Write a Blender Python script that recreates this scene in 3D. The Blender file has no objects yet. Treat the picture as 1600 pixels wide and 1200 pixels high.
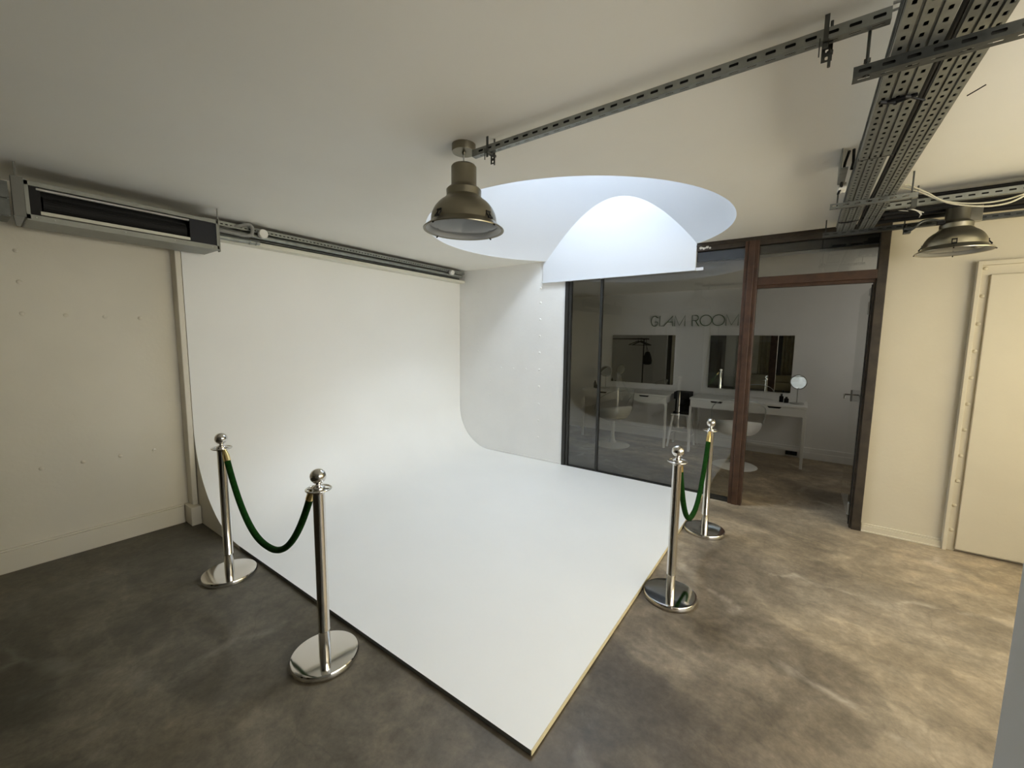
import bpy, math, random
from mathutils import Vector, Matrix
random.seed(7)
S = bpy.context.scene
COL = S.collection
PI = math.pi
H = 2.435                      # ceiling height

# ------------------------------------------------------------------ camera
cam_data = bpy.data.cameras.new('camera')
cam_data.sensor_width = 36.0
cam_data.lens = 635.594 / 1600 * 36.0
cam_data.clip_start = 0.02
cam = bpy.data.objects.new('camera', cam_data)
COL.objects.link(cam)
yaw, pitch, roll = math.radians(35.3983), math.radians(-6.0544), math.radians(0.6911)
fw = Vector((math.cos(yaw) * math.cos(pitch), math.sin(yaw) * math.cos(pitch), math.sin(pitch)))
rt = Vector((math.sin(yaw), -math.cos(yaw), 0))
up = rt.cross(fw)
r2 = rt * math.cos(roll) + up * math.sin(roll)
u2 = up * math.cos(roll) - rt * math.sin(roll)
mw = Matrix((r2, u2, -fw)).transposed().to_4x4()
mw.translation = Vector((-4.24483, -3.91418, 1.5))
cam.matrix_world = mw
S.camera = cam

# ------------------------------------------------------------------ exposure / world / light strengths
S.view_settings.view_transform = 'Standard'
S.view_settings.look = 'None'
S.view_settings.gamma = 1.0
S.view_settings.use_curve_mapping = False
S.view_settings.exposure = 0.09
world = bpy.data.worlds.new('world')
S.world = world
world.use_nodes = True
world.node_tree.nodes['Background'].inputs[0].default_value = (0.6, 0.75, 1.0, 1)
world.node_tree.nodes['Background'].inputs[1].default_value = 0.4
S.cycles.max_bounces = 12
S.cycles.diffuse_bounces = 8
S.cycles.glossy_bounces = 6
S.cycles.transparent_max_bounces = 16
S.cycles.caustics_reflective = False
S.cycles.caustics_refractive = False
SKY_STRENGTH = 48.0            # daylight coming down the round skylight
WARM_STRENGTH = 10.2            # warm bright window round the corner, part nearer the camera
WARM2_STRENGTH = 6.0           # the same window, part nearer the right wall
INNER_FILL_STRENGTH = 1.0           # unseen fill pane added in the glass-fronted room

# ------------------------------------------------------------------ materials
def _new(name):
    m = bpy.data.materials.new(name)
    m.use_nodes = True
    nt = m.node_tree
    b = nt.nodes['Principled BSDF']
    return m, nt, b

def mat(name, col, rough=0.6, metal=0.0, noise=0.0, nscale=8.0, bump=0.0, bscale=60.0, spec=0.5, coat=0.0):
    m, nt, b = _new(name)
    b.inputs['Base Color'].default_value = (*col, 1)
    b.inputs['Roughness'].default_value = rough
    b.inputs['Metallic'].default_value = metal
    b.inputs['Specular IOR Level'].default_value = spec
    b.inputs['Coat Weight'].default_value = coat
    tc = nt.nodes.new('ShaderNodeTexCoord')
    if noise > 0:
        n = nt.nodes.new('ShaderNodeTexNoise')
        n.inputs['Scale'].default_value = nscale
        n.inputs['Detail'].default_value = 5
        nt.links.new(tc.outputs['Object'], n.inputs['Vector'])
        r = nt.nodes.new('ShaderNodeMapRange')
        r.inputs[1].default_value = 0.3
        r.inputs[2].default_value = 0.7
        r.inputs[3].default_value = 1 - noise
        r.inputs[4].default_value = 1 + noise
        nt.links.new(n.outputs['Fac'], r.inputs[0])
        mx = nt.nodes.new('ShaderNodeVectorMath')
        mx.operation = 'SCALE'
        mx.inputs[0].default_value = col
        nt.links.new(r.outputs[0], mx.inputs['Scale'])
        nt.links.new(mx.outputs[0], b.inputs['Base Color'])
    if bump > 0:
        n2 = nt.nodes.new('ShaderNodeTexNoise')
        n2.inputs['Scale'].default_value = bscale
        n2.inputs['Detail'].default_value = 3
        nt.links.new(tc.outputs['Object'], n2.inputs['Vector'])
        bp = nt.nodes.new('ShaderNodeBump')
        bp.inputs['Strength'].default_value = bump
        bp.inputs['Distance'].default_value = 0.003
        nt.links.new(n2.outputs['Fac'], bp.inputs['Height'])
        nt.links.new(bp.outputs[0], b.inputs['Normal'])
    return m

def emis(name, col, strength):
    m = bpy.data.materials.new(name)
    m.use_nodes = True
    nt = m.node_tree
    nt.nodes.remove(nt.nodes['Principled BSDF'])
    e = nt.nodes.new('ShaderNodeEmission')
    e.inputs[0].default_value = (*col, 1)
    e.inputs[1].default_value = strength
    nt.links.new(e.outputs[0], nt.nodes['Material Output'].inputs[0])
    return m

def glass(name, tint=(0.93, 0.95, 0.94), ior=1.45, refl=1.0, rough=0.0):
    m = bpy.data.materials.new(name)
    m.use_nodes = True
    nt = m.node_tree
    nt.nodes.remove(nt.nodes['Principled BSDF'])
    t = nt.nodes.new('ShaderNodeBsdfTransparent')
    t.inputs[0].default_value = (*tint, 1)
    g = nt.nodes.new('ShaderNodeBsdfGlossy')
    g.inputs['Roughness'].default_value = rough
    g.inputs[0].default_value = (refl, refl, refl, 1)
    f = nt.nodes.new('ShaderNodeFresnel')
    f.inputs['IOR'].default_value = ior
    mx = nt.nodes.new('ShaderNodeMixShader')
    nt.links.new(f.outputs[0], mx.inputs[0])
    nt.links.new(t.outputs[0], mx.inputs[1])
    nt.links.new(g.outputs[0], mx.inputs[2])
    nt.links.new(mx.outputs[0], nt.nodes['Material Output'].inputs[0])
    return m

def concrete():
    m, nt, b = _new('polished_concrete')
    N, L = nt.nodes.new, nt.links.new
    tc = N('ShaderNodeTexCoord')
    def noise(scale, detail, stretch=(1, 1, 1), dist=0.0, rough=0.55, rot=0.0, off=(0, 0, 0)):
        mp = N('ShaderNodeMapping')
        mp.inputs['Scale'].default_value = stretch
        mp.inputs['Rotation'].default_value = (0, 0, rot)
        mp.inputs['Location'].default_value = off
        L(tc.outputs['Object'], mp.inputs[0])
        n = N('ShaderNodeTexNoise')
        n.inputs['Scale'].default_value = scale
        n.inputs['Detail'].default_value = detail
        n.inputs['Distortion'].default_value = dist
        n.inputs['Roughness'].default_value = rough
        L(mp.outputs[0], n.inputs['Vector'])
        return n.outputs['Fac']
    def ramp(fac, stops):
        r = N('ShaderNodeValToRGB')
        els = r.color_ramp.elements
        els[0].position, els[0].color = stops[0][0], (*stops[0][1], 1)
        els[1].position, els[1].color = stops[-1][0], (*stops[-1][1], 1)
        for p, c in stops[1:-1]:
            e = els.new(p); e.color = (*c, 1)
        L(fac, r.inputs[0])
        return r.outputs[0]
    def mix(fac, a, bb, mode='MIX'):
        x = N('ShaderNodeMix'); x.data_type = 'RGBA'; x.blend_type = mode
        if isinstance(fac, float): x.inputs[0].default_value = fac
        else: L(fac, x.inputs[0])
        L(a, x.inputs[6]); L(bb, x.inputs[7])
        return x.outputs[2]
    big = noise(1.1, 8, (1, 0.85, 1), 0.6, 0.62, 0.5)
    base = ramp(big, [(0.30, (0.095, 0.080, 0.062)), (0.46, (0.135, 0.115, 0.090)), (0.58, (0.165, 0.143, 0.115)), (0.74, (0.235, 0.208, 0.170))])
    streak = noise(2.6, 10, (1.15, 0.8, 1), 0.7, 0.72, -0.35, (3, 1, 0))
    st = ramp(streak, [(0.36, (0.68, 0.68, 0.68)), (0.52, (1.0, 1.0, 1.0)), (0.68, (1.45, 1.43, 1.40))])
    c1 = mix(0.85, base, st, 'MULTIPLY')
    patch = noise(0.75, 7, (1.25, 0.8, 1), 0.9, 0.58, -0.5, (7, 4, 0))
    pt = ramp(patch, [(0.44, (0.84, 0.84, 0.85)), (0.475, (0.93, 0.93, 0.93)), (0.50, (1.0, 1.0, 1.0)), (0.525, (1.22, 1.21, 1.19)), (0.60, (1.16, 1.15, 1.13)), (0.68, (0.98, 0.98, 0.97))])
    c1 = mix(1.0, c1, pt, 'MULTIPLY')
    mott = noise(11, 6, (1, 0.8, 1), 0.4, 0.7, 0.3, (2, 8, 0))
    mo = ramp(mott, [(0.34, (0.78, 0.78, 0.78)), (0.5, (1.0, 1.0, 1.0)), (0.66, (1.25, 1.24, 1.22))])
    c1 = mix(0.8, c1, mo, 'MULTIPLY')
    fine = noise(38, 4, (1, 1, 1), 0.2, 0.7)
    fn = ramp(fine, [(0.3, (0.80, 0.80, 0.80)), (0.7, (1.2, 1.2, 1.2))])
    c2 = mix(0.7, c1, fn, 'MULTIPLY')
    # pale vein lines and hair cracks (warped cell borders)
    def veins(scale, w0, w1, warp, off):
        nn = N('ShaderNodeTexNoise'); nn.inputs['Scale'].default_value = 1.7; nn.inputs['Detail'].default_value = 4
        mp = N('ShaderNodeMapping'); mp.inputs['Location'].default_value = off
        L(tc.outputs['Object'], mp.inputs[0]); L(mp.outputs[0], nn.inputs['Vector'])
        va = N('ShaderNodeVectorMath'); va.operation = 'MULTIPLY_ADD'
        va.inputs[1].default_value = (warp, warp, warp)
        L(nn.outputs['Color'], va.inputs[0]); L(mp.outputs[0], va.inputs[2])
        v = N('ShaderNodeTexVoronoi'); v.feature = 'DISTANCE_TO_EDGE'; v.inputs['Scale'].default_value = scale
        L(va.outputs[0], v.inputs['Vector'])
        r = N('ShaderNodeMapRange'); r.inputs[1].default_value = w0; r.inputs[2].default_value = w1
        r.inputs[3].default_value = 1; r.inputs[4].default_value = 0
        L(v.outputs['Distance'], r.inputs[0])
        return r.outputs[0]
    pale = veins(0.62, 0.004, 0.03, 0.9, (0.4, 2.3, 0))
    brk = noise(3.0, 6, (1, 1, 1), 0.5, 0.7, 0, (9, 2, 0))
    gate = N('ShaderNodeMapRange'); gate.inputs[1].default_value = 0.46; gate.inputs[2].default_value = 0.62
    L(brk, gate.inputs[0])
    mlt = N('ShaderNodeMath'); mlt.operation = 'MULTIPLY'; L(pale, mlt.inputs[0]); L(gate.outputs[0], mlt.inputs[1])
    ml2 = N('ShaderNodeMath'); ml2.operation = 'MULTIPLY'; L(mlt.outputs[0], ml2.inputs[0]); ml2.inputs[1].default_value = 0.40
    pc = N('ShaderNodeRGB'); pc.outputs[0].default_value = (0.36, 0.33, 0.29, 1)
    c3 = mix(ml2.outputs[0], c2, pc.outputs[0])
    crack = veins(0.85, 0.0008, 0.004, 0.35, (5.1, 0.7, 0))
    ck = N('ShaderNodeMath'); ck.operation = 'MULTIPLY'; L(crack, ck.inputs[0]); ck.inputs[1].default_value = 0.22
    dc = N('ShaderNodeRGB'); dc.outputs[0].default_value = (0.07, 0.06, 0.05, 1)
    c4 = mix(ck.outputs[0], c3, dc.outputs[0])
    # light falloff painted into the tint: darker by rivet wall, paler by cream door
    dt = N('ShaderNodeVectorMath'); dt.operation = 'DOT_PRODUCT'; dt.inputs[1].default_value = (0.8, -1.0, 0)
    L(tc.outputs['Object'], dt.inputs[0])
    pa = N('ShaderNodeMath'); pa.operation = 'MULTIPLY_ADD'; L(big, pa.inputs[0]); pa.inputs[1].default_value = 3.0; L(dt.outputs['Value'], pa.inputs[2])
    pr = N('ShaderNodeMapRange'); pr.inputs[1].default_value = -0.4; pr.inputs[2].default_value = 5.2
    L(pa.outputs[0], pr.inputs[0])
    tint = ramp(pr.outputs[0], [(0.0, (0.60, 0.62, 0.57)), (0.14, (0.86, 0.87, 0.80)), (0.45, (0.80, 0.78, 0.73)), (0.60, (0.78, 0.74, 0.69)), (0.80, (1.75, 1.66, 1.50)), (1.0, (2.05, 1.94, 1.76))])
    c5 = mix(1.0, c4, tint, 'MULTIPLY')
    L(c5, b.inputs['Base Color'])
    rr = N('ShaderNodeMapRange'); rr.inputs[1].default_value = 0.3; rr.inputs[2].default_value = 0.7
    rr.inputs[3].default_value = 0.36; rr.inputs[4].default_value = 0.58
    L(streak, rr.inputs[0]); L(rr.outputs[0], b.inputs['Roughness'])
    b.inputs['Specular IOR Level'].default_value = 0.35
    bp = N('ShaderNodeBump'); bp.inputs['Strength'].default_value = 0.25; bp.inputs['Distance'].default_value = 0.002
    L(streak, bp.inputs['Height']); L(bp.outputs[0], b.inputs['Normal'])
    return m

M = dict(
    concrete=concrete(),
    cream_right=mat('yellowish_wall_paint', (0.62, 0.57, 0.46), 0.55, noise=0.03, nscale=2.5, bump=0.25, bscale=45),
    cream=mat('cream_wall_paint', (0.72, 0.68, 0.58), 0.55, noise=0.03, nscale=2.5, bump=0.25, bscale=45),
    white_steel=mat('white_painted_steel', (0.80, 0.80, 0.79), 0.5, noise=0.02, nscale=3, bump=0.25, bscale=35),
    ceiling=mat('ceiling_paint', (0.80, 0.78, 0.72), 0.8, noise=0.02, nscale=1.5),
    well=mat('skylight_white', (0.65, 0.67, 0.70), 0.7),
    cyc=mat('cyclorama_white', (0.83, 0.83, 0.81), 0.55, noise=0.012, nscale=2.0),
    cyc_side=mat('cyclorama_edge_dark', (0.10, 0.10, 0.09), 0.6),
    pale_wood=mat('pale_raw_wood', (0.66, 0.58, 0.36), 0.6, noise=0.08, nscale=20),
    chrome=mat('polished_steel', (0.72, 0.70, 0.67), 0.09, 1.0),
    brass=mat('brass', (0.80, 0.62, 0.28), 0.2, 1.0),
    velvet=mat('green_velvet', (0.006, 0.040, 0.004), 0.9, noise=0.35, nscale=90, bump=0.6, bscale=160, spec=0.12),
    galv=mat('galvanised_steel', (0.30, 0.315, 0.30), 0.42, 0.85, noise=0.14, nscale=25),
    galv_dark=mat('dull_galvanised_steel', (0.11, 0.115, 0.11), 0.5, 0.8, noise=0.18, nscale=25),
    bronze=mat('satin_nickel_lamp', (0.20, 0.18, 0.13), 0.33, 0.9, noise=0.04, nscale=15),
    bronze_light=mat('brushed_nickel_lamp', (0.48, 0.45, 0.36), 0.3, 0.9, noise=0.05, nscale=30),
    lamp_in=mat('lamp_reflector', (0.36, 0.36, 0.35), 0.35, 0.55),
    lens=glass('lamp_lens', (0.80, 0.82, 0.82), 1.45, 0.9, 0.08),
    black=mat('black_plastic', (0.010, 0.010, 0.011), 0.6, spec=0.25),
    black_metal=mat('black_frame_paint', (0.022, 0.022, 0.020), 0.45),
    navy=mat('dark_blinds', (0.013, 0.014, 0.020), 0.55, spec=0.3),
    rust=mat('rusty_brown_steel', (0.052, 0.025, 0.014), 0.5, 0.0, noise=0.35, nscale=14, bump=0.3, bscale=50),
    rust_dark=mat('dark_brown_steel', (0.036, 0.027, 0.019), 0.55, 0.0, noise=0.4, nscale=16, bump=0.3, bscale=50),
    pane=glass('window_glass', (0.945, 0.955, 0.95), 1.62, 1.0),
    clear=glass('clear_acrylic', (0.997, 0.998, 0.997), 1.09, 0.9, 0.02),
    clear_edge=mat('acrylic_edge', (0.55, 0.58, 0.57), 0.15),
    mirror=mat('mirror_silver', (0.86, 0.88, 0.87), 0.0, 1.0),
    white=mat('white_lacquer', (0.84, 0.84, 0.82), 0.4),
    grey_alu=mat('grey_aluminium', (0.42, 0.42, 0.40), 0.4, 0.3, noise=0.05, nscale=12),
    bracket=mat('dark_bracket_paint', (0.14, 0.14, 0.125), 0.5, 0.3),
    unit=mat('unit_sheet_metal', (0.25, 0.255, 0.23), 0.45, 0.35, noise=0.07, nscale=9),
    cream_plastic=mat('cream_slat', (0.66, 0.65, 0.56), 0.5),
    foam=mat('grey_pipe_insulation', (0.27, 0.27, 0.26), 0.8, noise=0.08, nscale=30),
    white_plastic=mat('white_plastic', (0.75, 0.74, 0.70), 0.5),
    cable_white=mat('white_cable', (0.66, 0.63, 0.50), 0.5),
    neon=mat('unlit_green_neon_tube', (0.035, 0.10, 0.035), 0.3),
    curtain=mat('beige_curtain', (0.36, 0.32, 0.20), 0.9, noise=0.1, nscale=6),
    dark_door=mat('dark_door', (0.03, 0.025, 0.02), 0.5),
    grey_post=mat('pale_grey_paint', (0.78, 0.79, 0.80), 0.6),
    fabric_black=mat('black_fabric', (0.01, 0.01, 0.011), 0.9),
    sky=emis('daylight_sky_pane', (0.80, 0.90, 1.0), SKY_STRENGTH),
    warm=emis('bright_window_pane', (1.0, 0.97, 0.90), WARM_STRENGTH),
    warm2=emis('bright_window_pane_b', (1.0, 0.88, 0.55), WARM2_STRENGTH),
    inner=emis('added_fill_pane', (1.0, 0.96, 0.86), INNER_FILL_STRENGTH),
)

# ------------------------------------------------------------------ mesh helpers
class MB:
    def __init__(s): s.v = []; s.f = []
    def add(s, vs, fs):
        o = len(s.v)
        s.v += [tuple(p) for p in vs]
        s.f += [tuple(i + o for i in f) for f in fs]
        return s
    def box(s, a, b):
        x0, y0, z0 = (min(a[i], b[i]) for i in range(3)); x1, y1, z1 = (max(a[i], b[i]) for i in range(3))
        return s.add([(x0, y0, z0), (x1, y0, z0), (x1, y1, z0), (x0, y1, z0), (x0, y0, z1), (x1, y0, z1), (x1, y1, z1), (x0, y1, z1)],
                     [(0, 3, 2, 1), (4, 5, 6, 7), (0, 1, 5, 4), (1, 2, 6, 5), (2, 3, 7, 6), (3, 0, 4, 7)])
    def hexa(s, p):             # 8 points: bottom loop 0-3, top loop 4-7
        return s.add(p, [(0, 3, 2, 1), (4, 5, 6, 7), (0, 1, 5, 4), (1, 2, 6, 5), (2, 3, 7, 6), (3, 0, 4, 7)])
    def bar(s, a, b, w, h=None):      # square bar between two points
        a, b = Vector(a), Vector(b); h = h or w
        d = (b - a).normalized(); ref = Vector((0, 0, 1)) if abs(d.z) < .95 else Vector((1, 0, 0))
        x = d.cross(ref).normalized() * (w / 2); y = x.cross(d).normalized() * (h / 2)
        return s.hexa([a - x - y, a + x - y, a + x + y, a - x + y, b - x - y, b + x - y, b + x + y, b - x + y])
    def lathe(s, prof, c=(0, 0, 0), n=40, axis='z', caps=True):
        c = Vector(c); vs = []; fs = []
        for r, z in prof:
            for k in range(n):
                a = 2 * PI * k / n
                p = (r * math.cos(a), r * math.sin(a), z)
                if axis == 'x': p = (p[2], p[0], p[1])
                if axis == 'y': p = (p[1], p[2], p[0])
                vs.append(c + Vector(p))
        m = len(prof)
        for i in range(m - 1):
            for k in range(n):
                k2 = (k + 1) % n
                fs.append((i * n + k, i * n + k2, (i + 1) * n + k2, (i + 1) * n + k))
        if caps:
            if prof[0][0] > 1e-5: fs.append(tuple(range(n - 1, -1, -1)))
            if prof[-1][0] > 1e-5: fs.append(tuple((m - 1) * n + k for k in range(n)))
        return s.add(vs, fs)
    def tube(s, pts, r, n=12, closed=False, radii=None):
        P = [Vector(p) for p in pts]; m = len(P); vs = []; fs = []
        prev = None
        for i in range(m):
            if closed: d = P[(i + 1) % m] - P[i - 1]
            else: d = P[min(i + 1, m - 1)] - P[max(i - 1, 0)]
            d.normalize()
            if prev is None:
                ref = Vector((0, 0, 1)) if abs(d.z) < .9 else Vector((1, 0, 0))
                x = d.cross(ref).normalized()
            else:
                x = (prev - d * prev.dot(d)).normalized()
            prev = x; y = d.cross(x)
            rr = radii[i] if radii else r
            for k in range(n):
                a = 2 * PI * k / n
                vs.append(P[i] + (x * math.cos(a) + y * math.sin(a)) * rr)
        for i in range(m if closed else m - 1):
            j = (i + 1) % m
            for k in range(n):
                k2 = (k + 1) % n
                fs.append((i * n + k, i * n + k2, j * n + k2, j * n + k))
        if not closed:
            fs.append(tuple(range(n - 1, -1, -1))); fs.append(tuple((m - 1) * n + k for k in range(n)))
        return s.add(vs, fs)
    def sphere(s, c, r, n=20, m=12, sz=1.0):
        return s.lathe([(max(r * math.sin(PI * i / m), 1e-6), -r * sz * math.cos(PI * i / m)) for i in range(m + 1)], c, n, caps=False)
    def dome(s, c, r, axis, sign, n=10, flat=0.55):       # rivet head sitting on a wall
        prof = [(max(r * math.cos(t), 1e-6), sign * r * flat * math.sin(t)) for t in (0, .4, .8, 1.2, PI / 2)]
        return s.lathe(prof, c, n, axis, caps=False)
    def strip(s, o, du, dv, length, width, pitch, hl, hw, start=None, thick=0.0015, dn=None, nh=None):
        """perforated sheet strip: origin o, unit direction du along, dv across; elongated holes"""
        o, du, dv = Vector(o), Vector(du), Vector(dv)
        n = du.cross(dv).normalized() * thick
        start = pitch * 0.5 if start is None else start
        cells = []; u = 0.0
        k = 0
        while start + k * pitch + hl / 2 < length - 0.002:
            cu = start + k * pitch; cells.append((cu - hl / 2 - 0.003, cu + hl / 2 + 0.003, cu)); k += 1
        def P(a, b, t): return o + du * a + dv * b + n * t
        def quad(a0, a1, b0=0, b1=None):
            b1 = width if b1 is None else b1
            if a1 - a0 > 1e-6:
                for t in (0, 1):
                    q = [P(a0, b0, t), P(a1, b0, t), P(a1, b1, t), P(a0, b1, t)]
                    s.add(q, [(0, 1, 2, 3)] if t else [(3, 2, 1, 0)])
        for (a0, a1, cu) in cells:
            quad(u, a0); u = a1
            outer = [(a0, 0), (cu, 0), (a1, 0), (a1, width / 2), (a1, width), (cu, width), (a0, width), (a0, width / 2)]
            e = hw / 2; c2 = hl / 2; cv = width / 2; q = min(e, c2) * .75
            inner = [(cu - c2 + q * .5, cv - e), (cu, cv - e), (cu + c2 - q * .5, cv - e), (cu + c2, cv), (cu + c2 - q * .5, cv + e), (cu, cv + e), (cu - c2 + q * .5, cv + e), (cu - c2, cv)]
            vs = [P(*p, t) for t in (0, 1) for p in outer + inner]
            fs = []
            for i in range(8):
                j = (i + 1) % 8
                fs += [(16 + i, 16 + j, 24 + j, 24 + i), (8 + i, 8 + j, j, i), (24 + i, 24 + j, 8 + j, 8 + i)]
            s.add(vs, fs)
        quad(u, length)
        for a, b2 in ((0, 0), (0, width)):
            s.add([P(0, b2, 0), P(length, b2, 0), P(length, b2, 1), P(0, b2, 1)], [(0, 1, 2, 3)])
        for a in (0, length):
            s.add([P(a, 0, 0), P(a, width, 0), P(a, width, 1), P(a, 0, 1)], [(0, 1, 2, 3)])
        return s
    def build(s, name, m, parent=None, smooth=None, bevel=0.0, loc=None):
        me = bpy.data.meshes.new(name)
        vs = s.v
        if loc is not None: vs = [tuple(Vector(p) - Vector(loc)) for p in vs]
        elif parent is not None:
            pl = wloc(parent); vs = [tuple(Vector(p) - pl) for p in vs]
        me.from_pydata(vs, [], s.f); me.update()
        import bmesh
        bm = bmesh.new(); bm.from_mesh(me)
        if smooth is None or True:
            bmesh.ops.remove_doubles(bm, verts=bm.verts, dist=1e-5)
            bmesh.ops.recalc_face_normals(bm, faces=bm.faces)
        bm.to_mesh(me); bm.free()
        if smooth:
            for p in me.polygons: p.use_smooth = True
            me.set_sharp_from_angle(angle=math.radians(smooth))
        me.materials.append(m)
        o = bpy.data.objects.new(name, me); COL.objects.link(o)
        if loc is not None: o.location = loc
        if parent is not None: o.parent = parent
        if bevel:
            b = o.modifiers.new('bevel', 'BEVEL'); b.width = bevel; b.segments = 2; b.limit_method = 'ANGLE'; b.angle_limit = math.radians(40)
        return o

def wloc(o):
    l = Vector(o.location)
    while o.parent: o = o.parent; l = l + Vector(o.location)
    return l
def empty(name, loc): 
    o = bpy.data.objects.new(name, None); COL.objects.link(o); o.location = loc; o.empty_display_size = .1
    return o
def tag(o, label, cat, group=None):
    o['label'] = label; o['category'] = cat
    if group: o['group'] = group
    return o
def struct(o): o['kind'] = 'structure'; return o
def thing(name, loc, label, cat, group=None): return tag(empty(name, loc), label, cat, group)
def dup_tree(o, loc):
    c = o.copy(); COL.objects.link(c); c.location = loc
    for ch in o.children:
        d = ch.copy(); COL.objects.link(d); d.parent = c
        for g in ch.children:
            e = g.copy(); COL.objects.link(e); e.parent = d
    return c

# ================================================================== ROOM SHELL
XR, YF, XG, YG = -9.5, -6.5, 2.29, -5.2      # rear wall, front wall, far wall of the glass room, its right wall
struct(MB().box((XR - .1, YF - .1, -.12), (XG + .1, .25, 0)).build('floor', M['concrete']))

# ceiling with a round hole
CX, CY, CR, SLOPE = -0.963, -2.212, 1.251, 0.536
b = MB(); x0, x1, y0, y1 = XR, .42, YF, .25
angs = sorted([2 * PI * k / 128 for k in range(128)] + [math.atan2(y - CY, x - CX) % (2 * PI) for x in (x0, x1) for y in (y0, y1)])
ring = []
for a in angs:
    c, s_ = math.cos(a), math.sin(a)
    t = min([((x1 if c > 0 else x0) - CX) / c if abs(c) > 1e-9 else 1e9, ((y1 if s_ > 0 else y0) - CY) / s_ if abs(s_) > 1e-9 else 1e9])
    ring.append(((CX + CR * c, CY + CR * s_), (CX + t * c, CY + t * s_)))
n = len(ring); vs = []; fs = []
for (i_, o_) in ring:
    vs += [(*i_, H), (*o_, H), (*o_, H + .06), (*i_, H + .012)]
for k in range(n):
    a, c = 4 * k, 4 * ((k + 1) % n)
    fs += [(a, a + 1, c + 1, c), (a + 3, c + 3, c + 2, a + 2), (a, c, c + 3, a + 3), (a + 1, a + 2, c + 2, c + 1)]
b.add(vs, fs); struct(b.build('ceiling', M['ceiling']))
struct(MB().box((0.12, YG, 2.27), (XG + .1, .25, 2.33)).build('ceiling_glam', M['ceiling']))['label'] = 'lower ceiling of the glass-fronted room'

# rivet wall at left (runs behind the cyclorama too)
b = MB().box((XR, .105, 0), (XG + .1, .25, H + .1))
for (x, z) in [(-3.921, 1.83)]+[(-3.923 + .187 * k, 1.634) for k in range(-3, 4)] + [(-3.916 + .191 * k, .628) for k in range(-3, 4)] + [(-3.921, 2.02)]:
    b.dome((x, .105, z), .013, 'y', -1)
struct(b.build('wall_left', M['cream'], smooth=35))
# baseboard left
b = MB().box((XR, .078, 0), (-3.19, .105, .138)).box((XR, .088, .138), (-3.19, .105, .150))
struct(b.build('baseboard_left', M['cream'], bevel=.003))
# slim boxed pillar in the corner beside the cyclorama
b = MB().box((-3.156, .001, .15), (-3.1175, .105, H)).box((-3.186, -.055, 0), (-3.1175, .105, .15))
struct(b.build('trim_1', M['cream'], bevel=.006))

# right wall (x = 0): white riveted end by the cyclorama
b = MB().box((0, -1.64, 0), (.14, .105, H + .1))
riv = [(-1.304, z) for z in (2.134, 1.960, 1.762, 1.563, 1.361, 1.150, .945, .731, .523, .31)]
riv += [(-.33, z) for z in (2.146, 1.95, 1.75, 1.552, 1.353)] + [(y, 1.15) for y in (-.72, -.915, -1.11, -.54)] + [(-.54, z) for z in (.957, .775)]
riv += [(-.13, z) for z in (2.12, 1.9, 1.68, 1.4, 1.15)]
for (y, z) in riv: b.dome((0, y, z), .011 if y > -1.2 and y != -1.304 else .014, 'x', -1)
b.box((-.006, -1.64, .03), (0, -.62, .048))
struct(b.build('wall_right', M['white_steel'], smooth=35))
# cream part of that wall beyond the glass front
struct(MB().box((0, YF, 0), (.14, -4.397, H + .1)).build('wall_right_beyond', M['cream_right']))
struct(MB().box((-.022, -4.86, 0), (0, -4.40, .052)).box((-.014, -4.86, .052), (0, -4.40, .066)).box((-.03, -4.86, 0), (0, -4.40, .012)).build('baseboard_right', M['cream_right'], bevel=.003))
# riveted steel door surround
b = MB().box((-.045, -4.880, 0), (0, -4.858, 2.085)).box((-.020, -4.926, 0), (0, -4.880, 1.992)).box((-.034, YF, 2.055), (0, -4.881, 2.085)).box((-.020, YF, 1.992), (0, -4.880, 2.055))
for z in (2.035, 1.848, 1.656, 1.466, 1.279, 1.09, .903, .713, .525, .341, .155): b.dome((-.020, -4.900, z), .0135, 'x', -1, flat=.8)
struct(b.build('trim_2', M['cream_right'], smooth=35, bevel=.002))
d2 = struct(empty('door_2', (-.01, -4.93, 0)))
MB().box((-.042, -5.95, .022), (-.006, -4.926, 1.988)).build('leaf', M['cream_right'], d2, bevel=.003)
MB().lathe([(.009, 0), (.009, .05), (.022, .052), (.024, .07), (.015, .082)], (-.042, -5.86, 1.02), 16, 'x').build('door_knob', M['chrome'], d2, smooth=40)
for o in d2.children:
    if o.name.startswith('door_knob'): o.rotation_euler = (0, 0, 0)

# front wall (behind the photographer), rear wall, inner room walls
WX0, WX1, WZ0, WZ1 = -4.6, -.35, .85, 2.2
b = MB().box((XR, YF - .1, 0), (.14, YF, WZ0)).box((XR, YF - .1, WZ1), (.14, YF, H + .1)).box((XR, YF - .1, WZ0), (WX0, YF, WZ1)).box((WX1, YF - .1, WZ0), (.14, YF, WZ1))
struct(b.build('wall_front', M['cream']))
struct(MB().box((XR - .1, YF - .1, 0), (XR, .25, H + .1)).build('wall_rear', M['cream']))
struct(MB().box((XG, YG - .1, 0), (XG + .1, .25, H + .1)).build('wall_far', M['white_steel']))
struct(MB().box((.14, YG - .1, 0), (XG, YG, H + .1)).build('wall_far_side', M['white_steel']))
struct(MB().box((XG - .016, YG, 0), (XG, .105, .15)).box((XG - .02, YG, 0), (XG, .105, .09)).build('baseboard_far', M['white_steel'], bevel=.003))

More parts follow.
